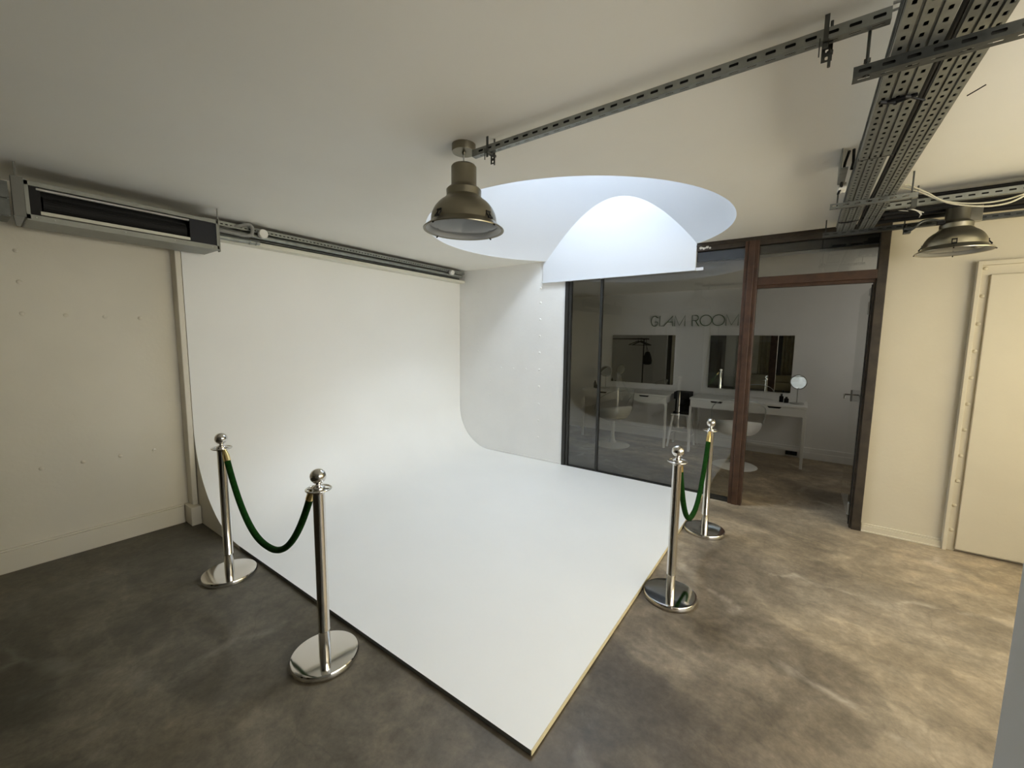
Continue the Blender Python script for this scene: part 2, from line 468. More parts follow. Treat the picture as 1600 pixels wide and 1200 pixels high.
# warm bright window in the front wall, rear daylight window
w3 = struct(empty('window_3', ((WX0 + WX1) / 2, YF, WZ0)))
WXM = -2.5
MB().box((WX0, YF - .09, WZ0), (WXM, YF - .08, WZ1)).build('window_or_fill_pane', M['warm'], w3)
MB().box((WXM, YF - .09, WZ0), (WX1, YF - .08, WZ1)).build('window_or_fill_pane', M['warm2'], w3)
fr = MB()
for k in range(6): fr.box((WX0 + (WX1 - WX0 - .05) * k / 5, YF - .08, WZ0), (WX0 + (WX1 - WX0 - .05) * k / 5 + .05, YF + .01, WZ1))
for z in (WZ0, WZ1 - .05): fr.box((WX0, YF - .08, z), (WX1, YF + .01, z + .05))
fr.build('window_or_fill_frame', M['white'], w3)
# unseen glowing pane added to brighten the glass-fronted room
w4 = struct(empty('inner_added_fill', (1.2, YG, 1.0)))
MB().box((.45, YG, 1.0), (2.0, YG + .008, 2.1)).build('window_or_fill_pane', M['inner'], w4)
fr = MB()
for x in (.45, 1.2, 1.95): fr.box((x, YG, 1.0), (x + .05, YG + .04, 2.1))
for z in (1.0, 2.05): fr.box((.45, YG, z), (2.0, YG + .04, z + .05))
fr.build('window_or_fill_frame', M['white'], w4)

# partition wall close beside the camera; only its end shows at the right edge of the view
struct(MB().box((XR, -4.22, 0), (-3.745, -4.072, H)).build('wall_partition', M['grey_post'], bevel=.004))

# skylight: conical white well, flat end panel in the wall plane, sky pane on top
sk = struct(empty('window_2', (CX, CY, H)))
ZT = 4.15
b = MB(); nn = 128; vs = []; fs = []
lev = [(CR, H - .001), (CR - .004, H + .012)] + [(CR - SLOPE * (z - H), z) for z in (2.6, 2.8, 3.0, 3.3, 3.6, ZT)]
for r, z in lev:
    vs += [(CX + r * math.cos(2 * PI * k / nn), CY + r * math.sin(2 * PI * k / nn), z) for k in range(nn)]
for i in range(len(lev) - 1):
    for k in range(nn):
        k2 = (k + 1) % nn; fs.append((i * nn + k, (i + 1) * nn + k, (i + 1) * nn + k2, i * nn + k2))
b.add(vs, fs); b.build('light_well', M['well'], sk, smooth=60)
RT = CR - SLOPE * (ZT - H)
b = MB().lathe([(RT + .03, ZT), (RT + .03, ZT + .012)], (CX, CY, 0), 64); b.build('skylight_pane', M['sky'], sk)
XP = -.02; dx = XP - CX
prof = []
zt = H + (CR - dx) / SLOPE
for i in range(41):
    # parametrise the hyperbola by angle
    y = -1 + 2 * i / 40
    hw0 = math.sqrt(CR ** 2 - dx ** 2)
    yy = y * hw0
    prof.append((CY + yy, H + (CR - math.sqrt(dx * dx + yy * yy)) / SLOPE))
outl = [(-3.03, 2.195), (-3.03, H)] + prof[1:-1] + [(-1.345, H), (-1.345, 2.195)]
vs = [(XP, y, z) for y, z in outl] + [(XP + .045, y, z) for y, z in outl]
m_ = len(outl)
fs = [tuple(range(m_)), tuple(range(2 * m_ - 1, m_ - 1, -1))] + [(i, i + m_, (i + 1) % m_ + m_, (i + 1) % m_) for i in range(m_)]
MB().add(vs, fs).build('end_panel', M['well'], sk)
MB().box((-.034, -3.03, 2.184), (-.0, -1.335, 2.197)).box((-.012, -3.098, 2.184), (0, -3.03, 2.212)).build('drip_edge', M['well'], sk)

# ================================================================== GLASS FRONT
w1 = struct(empty('window_1', (0, -3.0, 0)))
b = MB().box((-.012, -1.682, .0), (.05, -1.642, 2.35)).box((.0, -1.715, 0), (.04, -1.692, 2.35)).box((.01, -1.70, 0), (.04, -1.68, 2.35))
b.build('frame_stile', M['black_metal'], w1)
MB().box((.004, -2.092, .03), (.04, -2.066, 2.35)).build('mullion', M['black_metal'], w1)
MB().box((-.006, -3.45, 0), (.045, -1.65, .034)).box((-.012, -3.45, 0), (.03, -1.65, .022)).build('bottom_rail', M['black_metal'], w1)
b = MB().box((-.035, -3.545, 0), (.06, -3.435, 2.40)).box((-.045, -3.515, 0), (-.035, -3.465, 2.40)); b.build('post', M['rust'], w1, bevel=.004)
b = MB().box((-.03, -4.397, 0), (.06, -4.338, 2.40)).box((-.01, -4.345, 0), (.03, -4.325, 1.99)); b.build('jamb', M['rust_dark'], w1, bevel=.004)
b = MB().box((-.03, -4.34, 2.01), (.055, -3.54, 2.08)).box((-.012, -4.34, 1.985), (.045, -3.54, 2.012)); b.build('transom_bar', M['rust'], w1, bevel=.004)
b = MB().box((-.018, -4.397, 2.36), (.06, -3.032, H)).box((-.032, -4.397, 2.40), (-.016, -3.032, 2.414)); b.build('header', M['rust_dark'], w1, bevel=.002)
MB().box((.03, -3.44, 2.272), (.055, -1.70, 2.36)).build('blind_box', M['navy'], w1)
MB().box((.03, -4.34, 2.285), (.055, -3.54, 2.36)).build('transom_blind_box', M['navy'], w1)
MB().box((.016, -2.07, .03), (.026, -1.70, 2.36)).build('pane', M['pane'], w1)
MB().box((.016, -3.44, .03), (.026, -2.09, 2.36)).build('pane', M['pane'], w1)
MB().box((.016, -4.34, 2.08), (.026, -3.54, 2.36)).build('transom_pane', M['pane'], w1)
pp = MB()
for k in range(9):
    y = -3.06 - random.random() * .15; r = .006 + random.random() * .009
    pp.dome((-.018, y, 2.392 - random.random() * .012), r, 'x', -1, flat=.2)
pp.build('paint_chips', M['white_plastic'], w1)

d1 = struct(empty('door_1', (.06, -4.335, 0)))
MB().box((.07, -4.34, .012), (.93, -4.33, 1.965)).build('glass_leaf', M['pane'], d1)
MB().box((.05, -4.346, .012), (.075, -4.322, 1.975)).build('hinge_stile', M['black_metal'], d1)
for z in (.14, 1.79):
    MB().box((.05, -4.352, z - .04), (.125, -4.318, z + .04)).lathe([(.008, z - .05), (.008, z + .05)], (.052, -4.318, 0), 10).build('hinge', M['grey_alu'], d1, bevel=.002)
MB().box((.850, -4.347, .955), (.876, -4.323, 1.065)).build('lock_plate', M['grey_alu'], d1, bevel=.003)
for s_ in (-1, 1):
    yy = -4.335 + s_ * .012
    MB().tube([(.863, yy, 1.02), (.863, yy + s_ * .04, 1.02), (.855, yy + s_ * .05, 1.02), (.79, yy + s_ * .05, 1.018), (.775, yy + s_ * .05, 1.005), (.772, yy + s_ * .05, .985)], .007, 10).build('lever_handle', M['chrome'], d1, smooth=50)

# ================================================================== CYCLORAMA
cy = thing('cyclorama', (-1.56, -1.6, 0), 'white curved photo backdrop sweeping from the wall onto a low floor platform', 'backdrop')
W, D, T = 3.116, 3.216, .0265
b = MB(); nx = 16; vs = []; fs = []
def prof_at(x):
    R = .75 - .2 * (x + W) / W
    ps = [(-D, T), (-2.4, T), (-1.6, T), (-1.1, T)]
    for k in range(25):
        a = PI / 2 * k / 24
        ps.append((-R + R * math.sin(a), T + R - R * math.cos(a)))
    ps += [(0, 1.2), (0, 1.7), (0, 2.31)]
    return ps
for i in range(nx + 1):
    x = -W + (W - .003) * i / nx
    vs += [(x - (.001 if i == nx else 0), y, z) for y, z in prof_at(x)]
m_ = len(prof_at(0))
for i in range(nx):
    for j in range(m_ - 1): fs.append((i * m_ + j, (i + 1) * m_ + j, (i + 1) * m_ + j + 1, i * m_ + j + 1))
b.add(vs, fs); b.build('curved_sheet', M['cyc'], cy, smooth=60)
# solid under the sheet: left side cheek
ps = [p for p in prof_at(-W)]
ou = ps + [(.1, 2.31), (.1, .0), (-.62, .0), (-.62, .004), (-D, .004)]
ou = [(y, z - (.0006 if i < len(ps) else 0)) for i, (y, z) in enumerate(ou)]
k_ = len(ou); vs = [(-W + .0005, y, z) for y, z in ou] + [(-W + .012, y, z) for y, z in ou]
# split in two cheeks: curve panel and wall board edge
b = MB()
cv = [(y, z) for (y, z) in ps if y >= -.751 and z <= .80]
for i in range(len(cv) - 1):
    (ya, za), (yb, zb) = cv[i], cv[i + 1]
    zlo = 0.0
    b.hexa([(-W + .0005, ya, zlo), (-W + .015, ya, zlo), (-W + .015, yb, zlo), (-W + .0005, yb, zlo), (-W + .0005, ya, za - .001), (-W + .015, ya, za - .001), (-W + .015, yb, zb - .001), (-W + .0005, yb, zb - .001)])
b.build('side_cheek', M['cream'], cy)
MB().box((-W + .0005, .001, .7), (-.003, .1, 2.309)).build('backing_board', M['cream'], cy)
MB().box((-W + .001, -D + .001, .005), (-.002, -.5, T - .0008)).build('platform_board', M['cyc_side'], cy)
MB().box((-W + .0005, -D - .003, .004), (-.002, -D + .0005, T - .0005)).build('front_edge_strip', M['pale_wood'], cy)
MB().box((-W + .03, -D + .05, 0), (-.03, -.5, .006)).build('platform_batten', M['cyc_side'], cy)

# ================================================================== STANCHIONS AND ROPES
def make_stanchion(loc, label):
    t = thing('stanchion', loc, label, 'stanchion', 'rope barrier posts around the backdrop')
    L = Vector(loc)
    MB().lathe([(.142, 0), (.150, .004), (.151, .020), (.146, .027), (.135, .029), (.03, .030)], L, 64).build('base', M['chrome'], t, smooth=40)
    MB().lathe([(.0255, .0295), (.0255, .14), (.0262, .141), (.0262, .145), (.0255, .146), (.0255, .812)], L, 32).build('pole', M['chrome'], t, smooth=40)
    MB().lathe([(.0265, .806), (.0275, .812), (.0275, .832), (.024, .837), (.015, .841), (.011, .849), (.0125, .856)], L, 32).build('cap', M['chrome'], t, smooth=40)
    c = MB()
    c.tube([L + Vector((.052 * math.cos(2 * PI * k / 40), .052 * math.sin(2 * PI * k / 40), .825)) for k in range(40)], .0042, 10, closed=True)
    for k in range(4):
        a = PI / 4 + k * PI / 2
        c.bar(L + Vector((.02 * math.cos(a), .02 * math.sin(a), .825)), L + Vector((.052 * math.cos(a), .052 * math.sin(a), .825)), .010, .005)
    c.build('collar_ring', M['chrome'], t, smooth=50)
    MB().sphere(L + Vector((0, 0, .884)), .0345, 32, 20).build('ball_finial', M['chrome'], t, smooth=80)
    return t
st0 = make_stanchion((-3.285, -1.050, 0), 'chrome rope post with ball top, farther of the two left of the platform')
for loc, lab in [((-3.300, -2.178, 0), 'chrome rope post with ball top, the one at left standing nearest the camera'),
                 ((-1.839, -3.375, 0), 'chrome rope post with ball top at the platform\'s front edge, farther from the glass'),
                 ((-.796, -3.373, 0), 'chrome rope post with ball top closest to the glass front and brown post')]:
    o = dup_tree(st0, loc); o['label'] = lab

def make_rope(p0, p1, low, label, push=0):
    p0, p1 = Vector(p0), Vector(p1)
    t = thing('barrier_rope', (p0 + p1) / 2 - Vector((0, 0, .3)), label, 'rope', 'velvet ropes between chrome posts')
    n = 60; pts = []
    c = Vector((p0.x * .5 + p1.x * .5, p0.y * .5 + p1.y * .5, 0))
    for i in range(n + 1):
        u = i / n; q = p0.lerp(p1, u)
        s_ = abs(2 * u - 1)
        sag = (1 - s_ ** 2.3)
        # rope falls steeply near the posts, rounded at the bottom
        uu = u
        q = p0.lerp(p1, uu)
        q.z = (p0.z + p1.z) / 2 * (1 - sag) + low * sag
        pts.append(q)
    k = 2
    MB().tube(pts[k:-k], .0165, 14).build('velvet_cord', M['velvet'], t, smooth=70)
    for e, seg in (('a', pts[:k + 1]), ('b', pts[-k - 1:])):
        MB().tube(seg, .0125, 12, radii=[.009, .0175, .0185] if e == 'a' else [.0185, .0175, .009]).build('brass_end', M['brass'], t, smooth=50)
    return t
make_rope((-3.287, -1.098, .822), (-3.297, -2.126, .822), .372, 'dark green velvet rope hanging between the two posts left of the platform')
make_rope((-1.787, -3.375, .822), (-.848, -3.374, .822), .318, 'bright green velvet rope hanging between the two posts near the glass front')

# ================================================================== PENDANT LAMPS
def make_pendant(loc, k, zr, label, body, rose=True, rot=0.0):
    """loc: centre of the rim"""
    L = Vector(loc)
    t = thing('pendant_lamp', (L.x, L.y, zr), label, 'lamp', 'industrial pendant lamps')
    sp = [(.158, .040), (.166, .030), (.196, .006), (.196, .001), (.190, .0), (.160, .022)]
    dome_ = [(.160 * math.cos(a), .042 + .128 * math.sin(a)) for a in [PI / 2 * i / 12 for i in range(0, 8)]]
    prof = [(.186, .003), (.196, .0), (.197, .004), (.168, .026), (.160, .036)] + dome_[1:] + [(.084, .158), (.084, .162), (.085, .188), (.078, .196), (.064, .206), (.061, .214), (.061, .296), (.056, .303), (.012, .304)]
    MB().lathe([(r * k, z * k) for r, z in prof], L, 56, caps=False).build('shade', body, t, smooth=35)
    pin = [(.184, .0035), (.163, .022), (.152, .042), (.13, .10), (.085, .14), (.03, .15), (.0001, .15)]
    MB().lathe([(r * k, z * k) for r, z in pin], L, 48, caps=False).build('reflector', M['lamp_in'], t, smooth=60)
    MB().lathe([(.0001, .010), (.120, .012), (.163, .020)], Vector((L.x, L.y, L.z)), 48, caps=False).build('lens', M['lens'], t, smooth=60) if k == 1 else \
        MB().lathe([(.0001, .010 * k), (.120 * k, .012 * k), (.163 * k, .020 * k)], L, 48, caps=False).build('lens', M['lens'], t, smooth=60)
    for q in range(4):
        a = rot + q * PI / 2
        d = Vector((math.cos(a), math.sin(a), 0)); w = Vector((-math.sin(a), math.cos(a), 0))
        b = MB()
        for sgn in (-1, 1): b.bar(L + d * .150 * k + w * .011 * sgn * k + Vector((0, 0, .066 * k)), L + d * .176 * k + w * .011 * sgn * k + Vector((0, 0, .030 * k)), .005 * k)
        b.bar(L + d * .158 * k - w * .014 * k + Vector((0, 0, .062 * k)), L + d * .158 * k + w * .014 * k + Vector((0, 0, .062 * k)), .008 * k)
        b.bar(L + d * .172 * k - w * .013 * k + Vector((0, 0, .034 * k)), L + d * .172 * k + w * .013 * k + Vector((0, 0, .034 * k)), .008 * k)
        b.bar(L + d * .182 * k + Vector((0, 0, .012 * k)), L + d * .200 * k + Vector((0, 0, -.004 * k)), .006 * k)
        b.build('rim_clip', M['black'], t)
    MB().tube([L + Vector((0, 0, .303 * k)), Vector((L.x, L.y, zr))], .0035, 8).build('cord', M['grey_alu'], t)
    if rose:
        MB().lathe([(.056, zr - .034), (.057, zr - .030), (.057, zr)], (L.x, L.y, 0), 40).lathe([(.008, zr - .046), (.010, zr - .034)], (L.x, L.y, 0), 12).build('ceiling_rose', M['bronze'], t, smooth=35)
    return t
make_pendant((-2.70, -2.515, 2.036), 1.0, H, 'dull bronze bell-shaped pendant lamp hanging in front of the round skylight', M['bronze'], True, 1.52)
p2 = make_pendant((-.50, -4.64, 2.088), .90, H, 'brushed nickel bell-shaped pendant lamp hanging at right above the cream door', M['bronze_light'], False, 1.38)
MB().box((-.47, -4.755, 2.27), (-.43, -4.70, 2.40)).build('ballast_box', M['bronze_light'], p2, bevel=.003)
MB().box((-.56, -4.58, 2.255), (-.53, -4.545, 2.275)).build('side_bracket', M['black'], p2)

# ================================================================== CEILING STRUTS AND CABLE TRAYS
def angle_strut(name, o, du, side, length, hv, hb, label, cat, m, pitch=.05, hl=.028, hw=.009, group=None):
    """L section: vertical flange of height hv at o, bottom flange of width hb going towards 'side'"""
    t = thing(name, o, label, cat, group)
    b = MB()
    b.strip(o, du, (0, 0, 1), length, hv, pitch, hl, hw)
    b.strip(o, du, side, length, hb, pitch, hl, hw * .8)
    b.build('perforated_bar', m, t)
    return t
def backing(t, a, b_): MB().box(a, b_).build('slot_shade_liner', M['black_metal'], t)  # dark strip set behind the slots in place of their shade
def rod(parent, x, y, z0, z1, m=None, nut=None):
    b = MB().tube([(x, y, z0), (x, y, z1)], .004, 8)
    for z in (nut or []): b.lathe([(.0085, z - .004), (.0085, z + .004)], (x, y, 0), 6)
    b.build('threaded_rod', m or M['galv_dark'], parent)

g = 'slotted steel struts under the ceiling'
r1 = angle_strut('slotted_strut', (-2.700, -4.045, 2.370), (0, 1, 0), (1, 0, 0), 1.478, .030, .027, 'long slotted steel strut running along the ceiling to the bronze pendant', 'strut', M['galv'], group=g)
MB().box((-2.696, -4.035, 2.374), (-2.677, -2.575, 2.399)).build('slot_shade_liner', M['black'], r1)  # black filler so the strut's slots look shaded inside
for yy, zl in ((-2.662, 2.335), (-3.905, 2.325)):
    b = MB().box((-2.708, yy - .008, 2.360), (-2.664, yy + .006, 2.366)).box((-2.7035, yy - .006, 2.345), (-2.701, yy + .006, H)).strip((-2.666, yy - .018, 2.325), (0, 0, 1), (0, 1, 0), .062, .026, .02, .010, .008)
    b.tube([(-2.664, yy - .012, zl - .015), (-2.664, yy - .012, H)], .004, 8).lathe([(.009, zl + .02), (.009, zl + .028)], (-2.664, yy - .012, 0), 6)
    b.box((-2.705, yy + .012, zl), (-2.702, yy + .015, zl + .05))
    b.build('hanger_clamp', M['galv_dark'], r1)
MB().tube([(-2.70, -4.045, 2.405), (-2.702, -4.12, 2.403), (-2.70, -4.2, 2.41)], .004, 8).tube([(-2.69, -4.045, 2.392), (-2.692, -4.12, 2.394), (-2.69, -4.2, 2.40)], .0035, 8).build('cable', M['grey_alu'], r1)

c1 = angle_strut('slotted_strut', (-2.680, -3.975, 2.252), (0, -1, 0), (1, 0, 0), 1.3, .028, .036, 'dark slotted cross strut nearest the camera, carrying the wide cable trays', 'strut', M['galv_dark'], group=g)
backing(c1, (-2.676, -5.27, 2.256), (-2.674, -3.978, 2.279)); rod(c1, -2.672, -4.004, 2.250, 2.369, nut=[2.292, 2.256]); rod(c1, -2.672, -4.335, 2.250, H, nut=[2.29, 2.256]); rod(c1, -2.672, -5.2, 2.250, H)
c2 = angle_strut('slotted_strut', (-1.130, -3.985, 2.296), (0, -1, 0), (1, 0, 0), .375, .026, .03, 'short pale slotted cross strut under the trays, midway to the wall', 'strut', M['galv'], group=g)
rod(c2, -1.122, -4.018, 2.294, H, nut=[2.30]); rod(c2, -1.122, -4.336, 2.294, H, nut=[2.30])
c3 = angle_strut('slotted_strut', (-.285, -3.975, 2.312), (0, -1, 0), (1, 0, 0), 3.3, .030, .04, 'dark slotted strut along the wall top, above the brown door frame', 'strut', M['galv_dark'], group=g)
backing(c3, (-.281, -6.2, 2.316), (-.279, -3.98, 2.340)); rod(c3, -.277, -3.992, 2.31, H); rod(c3, -.277, -4.43, 2.31, H, nut=[2.32]); rod(c3, -.277, -5.4, 2.31, H)
c4 = angle_strut('slotted_strut', (-.840, -4.245, 2.322), (0, -1, 0), (1, 0, 0), 3.0, .034, .03, 'slotted strut under the ceiling above the brushed nickel pendant', 'strut', M['galv'], group=g)
rod(c4, -.832, -4.40, 2.32, H, nut=[2.33]); rod(c4, -.832, -5.6, 2.32, H)
MB().box((-.846, -4.40, 2.316), (-.80, -4.375, 2.365)).build('clamp', M['galv_dark'], c4)

def cable_tray(o, du, length, nstrips, sw, label, zs, cap=True, pitch=.0455, tilt=0.0):
    t = thing('cable_tray', o, label, 'cable tray', 'perforated cable trays')
    O = Vector(o); du = Vector(du).normalized()
    b = MB(); y = 0.0
    gap = .006
    dv = Vector((0, -1, 0))
    upv = du.cross(dv).normalized()
    if upv.z < 0: upv = -upv
    def P(a, yy, zz): return O + du * a + dv * yy + upv * zz
    def wall(y0, z0, y1, z1):
        b.add([P(0, y0, z0), P(length, y0, z0), P(length, y1, z1), P(0, y1, z1)], [(0, 1, 2, 3)])
        b.add([P(0, y0 + .0012, z0 + .0012), P(length, y0 + .0012, z0 + .0012), P(length, y1 + .0012, z1 + .0012), P(0, y1 + .0012, z1 + .0012)], [(3, 2, 1, 0)])
    wall(0, .035, 0, 0); wall(0, .035, -.006, .035)
    for i in range(nstrips):
        b.strip(P(0, y, 0), du, dv, length, sw, pitch, .019, .0095, start=pitch * (.3 + .23 * i))
        y += sw
        if i < nstrips - 1:
            wall(y, 0, y + .001, .007); wall(y + .001, .007, y + gap, .007); wall(y + gap, .007, y + gap + .001, 0)
            y += gap + .001
    wall(y, 0, y, .035)
    b.build('tray_sheet', M['galv'], t)
    cb = MB()
    for k in range(nstrips * 3):
        yy = .008 + (y - .016) * k / (nstrips * 3 - 1)
        cb.tube([P(.02, yy, .0165), P(length * .5, yy + (.002 if k % 2 else -.002), .0172), P(length - .02, yy, .0165)], .0075, 8)
    cb.build('hole_shade_fill', M['black'], t, smooth=60)  # black tubes added so the tray holes read as shaded
    return t, y
t1, wy = cable_tray((-3.72, -4.052, 2.283), (1, 0, 0), 1.82, 3, .029, 'left perforated cable tray passing overhead, nearer part ending in an open lip', 0)
MB().box((-1.905, -4.160, 2.281), (-1.897, -4.050, 2.290)).build('end_lip', M['black_metal'], t1)
MB().tube([(-2.42, -4.06, 2.279), (-2.40, -4.10, 2.277), (-2.415, -4.15, 2.280)], .006, 8).tube([(-2.41, -4.07, 2.279), (-2.425, -4.12, 2.276), (-2.40, -4.145, 2.279)], .005, 8).tube([(-2.40, -4.14, 2.278), (-2.38, -4.172, 2.270)], .003, 6).build('cable_tie', M['black'], t1)
dz = Vector((1.66, 0, .02)).normalized()
t1b, _ = cable_tray((-1.93, -4.056, 2.318), tuple(dz), 1.66, 3, .028, 'left perforated cable tray, farther part reaching the top of the glass front', 0)
MB().tube([(-.60, -4.052, 2.332), (-.59, -4.10, 2.328), (-.60, -4.158, 2.334)], .005, 6).build('cable_tie', M['black'], t1b)
MB().tube([(-1.0, -4.052, 2.327), (-.99, -4.10, 2.323), (-1.0, -4.158, 2.329)], .005, 6).build('cable_tie', M['black'], t1b)
dz2 = Vector((3.44, 0, .05)).normalized()
t2, _ = cable_tray((-3.72, -4.182, 2.288), tuple(dz2), 3.44, 3, .024, 'right perforated cable tray beside the cream ceiling, running to the glass front', 0)
MB().tube([(-.95, -4.175, 2.333), (-.94, -4.22, 2.331), (-.95, -4.265, 2.336)], .005, 6).build('cable_tie', M['black'], t2)
MB().tube([(-.62, -4.175, 2.336), (-.61, -4.22, 2.335), (-.62, -4.265, 2.339)], .005, 6).build('cable_tie', M['black'], t2)
# black cables lying in the slot between the trays
bc = tag(MB().tube([(-3.7, -4.168, 2.315), (-3, -4.170, 2.31), (-2.5, -4.168, 2.312), (-1.5, -4.170, 2.325), (-.3, -4.169, 2.345)], .006, 8)
         .tube([(-3.7, -4.176, 2.322), (-2.6, -4.175, 2.318), (-.35, -4.176, 2.35)], .005, 8).build('cable_bundle', M['black'], smooth=60),
         'black cables running in the slot between the two overhead trays', 'cable')
# square bracket with junction box left of the trays
jb = thing('junction_bracket', (-1.40, -4.0, H), 'pale metal bracket and junction fixed to the ceiling beside the left tray', 'bracket')
MB().box((-1.66, -4.005, 2.345), (-1.42, -4.000, H)).box((-1.66, -4.03, 2.340), (-1.42, -4.000, 2.346)).build('bracket_plate', M['galv'], jb)
MB().box((-1.42, -4.04, 2.318), (-1.34, -4.006, 2.35)).build('junction_box', M['white_plastic'], jb, bevel=.004)
MB().tube([(-1.62, -4.03, 2.43), (-1.56, -4.02, 2.40), (-1.50, -4.015, 2.36), (-1.42, -4.02, 2.33), (-1.36, -4.01, 2.31)], .006, 8).build('cable', M['black'], jb, smooth=60)
MB().tube([(-1.66, -4.045, 2.42), (-1.60, -4.05, 2.38), (-1.59, -4.045, 2.35)], .006, 8).build('cable', M['black'], jb, smooth=60)

# cables bundled between the two wall struts
bb = MB()
for k in range(13):
    x = -.78 + .036 * k; z0 = 2.362 + .014 * (k % 3)
    bb.tube([(x, -4.28 - .02 * (k % 2), z0), (x + random.uniform(-.02, .02), -4.45, z0 + random.uniform(-.01, .01)), (x + random.uniform(-.02, .02), -5.3, z0 + random.uniform(-.01, .01)), (x, -6.4, z0)], .017, 8)
bb.tube([(-.84, -4.30, 2.40), (-.70, -4.36, 2.375), (-.60, -4.42, 2.36), (-.5, -4.5, 2.365)], .006, 6)
tag(bb.build('cable_bundle', M['black'], smooth=60), 'thick bundle of black cables lying behind the brushed nickel pendant\'s neck', 'cable')
def bez(pts, n=24):
    out = []
    P = [Vector(p) for p in pts]
    P = [P[0] * 2 - P[1]] + P + [P[-1] * 2 - P[-2]]
    for i in range(1, len(P) - 2):
        for k in range(n // 4):
            t = k / (n // 4)
            a, b_, c, d = P[i - 1], P[i], P[i + 1], P[i + 2]
            out.append(.5 * ((2 * b_) + (c - a) * t + (2 * a - 5 * b_ + 4 * c - d) * t * t + (3 * b_ - a - 3 * c + d) * t ** 3))
    out.append(P[-2]); return out
tag(MB().tube(bez([(-.90, -4.33, 2.432), (-.90, -4.348, 2.428), (-.90, -4.433, 2.366), (-.90, -4.515, 2.300), (-.90, -4.641, 2.258), (-.90, -4.733, 2.255), (-.90, -4.797, 2.284), (-.9, -4.9, 2.36), (-.9, -5.05, 2.42)]), .0045, 8).build('power_cable', M['cable_white'], smooth=60),
    'cream cable sagging lowest in front of the ceiling struts at right', 'cable')
tag(MB().tube(bez([(-.86, -4.32, 2.430), (-.86, -4.40, 2.392), (-.86, -4.50, 2.325), (-.87, -4.62, 2.285), (-.87, -4.74, 2.283), (-.87, -4.85, 2.32), (-.87, -5.0, 2.39)]), .004, 8).build('power_cable', M['cable_white'], smooth=60),
    'cream cable sagging just above the lowest one at the right-hand struts', 'cable')
cl = MB()
for k in range(3): cl.tube(bez([(-.80 + .03 * k, -4.27, 2.385), (-.74 + .05 * k, -4.33, 2.36), (-.66 + .06 * k, -4.40 - .03 * k, 2.35), (-.60 + .06 * k, -4.47, 2.33)]), .0025, 6)
tag(cl.build('wire_ends', M['white_plastic'], smooth=60), 'loose white wire ends fanning out behind the far end of the trays', 'wire')
tag(MB().tube([(-2.27, -4.285, 2.298), (-2.285, -4.302, 2.302), (-2.30, -4.318, 2.306)], .0018, 6).build('loose_wire', M['black'], smooth=60), 'short stray black wire poking out from the right cable tray', 'wire')
# curled flex and clamp at left of the nickel lamp
fl = MB().tube(bez([(-.40, -4.42, 2.31), (-.44, -4.41, 2.27), (-.50, -4.42, 2.245), (-.56, -4.44, 2.25), (-.57, -4.47, 2.28), (-.53, -4.52, 2.295), (-.50, -4.57, 2.285)]), .008, 8)
fl.box((-.47, -4.44, 2.24), (-.43, -4.405, 2.275))
tag(fl.build('flex_cable', M['galv_dark'], smooth=50), 'grey coiled flex and clip hanging left of the brushed nickel pendant', 'cable')

# ---- services along the top of the cyclorama wall
t = thing('cable_tray', (-1.45, -.09, 2.37), 'narrow perforated tray running along the wall top above the white backdrop', 'cable tray', 'perforated cable trays')
b = MB()
for k in range(3): b.strip((-3.0, -.128 + .036 * k, 2.372), (1, 0, 0), (0, 1, 0), 2.94, .034, .034, .018, .010)
b.strip((-3.0, -.130, 2.372), (1, 0, 0), (0, 0, 1), 2.94, .030, .034, .020, .009)
b.box((-3.0, -.131, 2.402), (-.06, -.128, 2.408))
MB().box((-2.98, -.124, 2.377), (-.08, -.022, 2.400)).build('hole_shade_fill', M['black'], t)  # black box standing in for shade behind the perforations
b.build('tray_sheet', M['galv'], t)
for x in (-2.4, -1.2, -.3): MB().box((x, -.02, 2.38), (x + .03, .10, 2.40)).build('wall_bracket', M['galv_dark'], t)
tag(MB().tube([(-2.92, -.112, 2.345), (-.10, -.112, 2.345)], .019, 14).build('conduit_pipe', M['galv'], smooth=60), 'upper round grey conduit under the tray above the backdrop', 'pipe', 'conduits over the backdrop')
tag(MB().tube([(-2.90, -.085, 2.318), (-.12, -.085, 2.318)], .012, 12).build('conduit_pipe', M['galv_dark'], smooth=60), 'lower thin dark conduit just over the backdrop\'s pale top batten', 'pipe', 'conduits over the backdrop')
tag(MB().box((-3.10, -.105, 2.268), (-.02, -.004, 2.300)).build('top_batten', M['cream_plastic'], bevel=.002), 'long pale batten along the top edge of the white backdrop', 'batten')
for x, r, lab in ((-2.60, .036, 'round white spotlight head on the tray, beside the insulated pipes'), (-.345, .030, 'round white spotlight head on the tray, at the far room corner')):
    sp = thing('spot_lamp', (x, -.14, 2.365), lab, 'lamp', 'round white spot heads')
    MB().lathe([(r * .8, .05), (r, .03), (r, .004), (r * .92, 0)], (x, -.195, 2.362), 28, 'y').build('head', M['white_plastic'], sp, smooth=40)
    MB().tube([(x, -.145, 2.362), (x, -.105, 2.38)], .009, 8).build('swivel_arm', M['galv_dark'], sp)

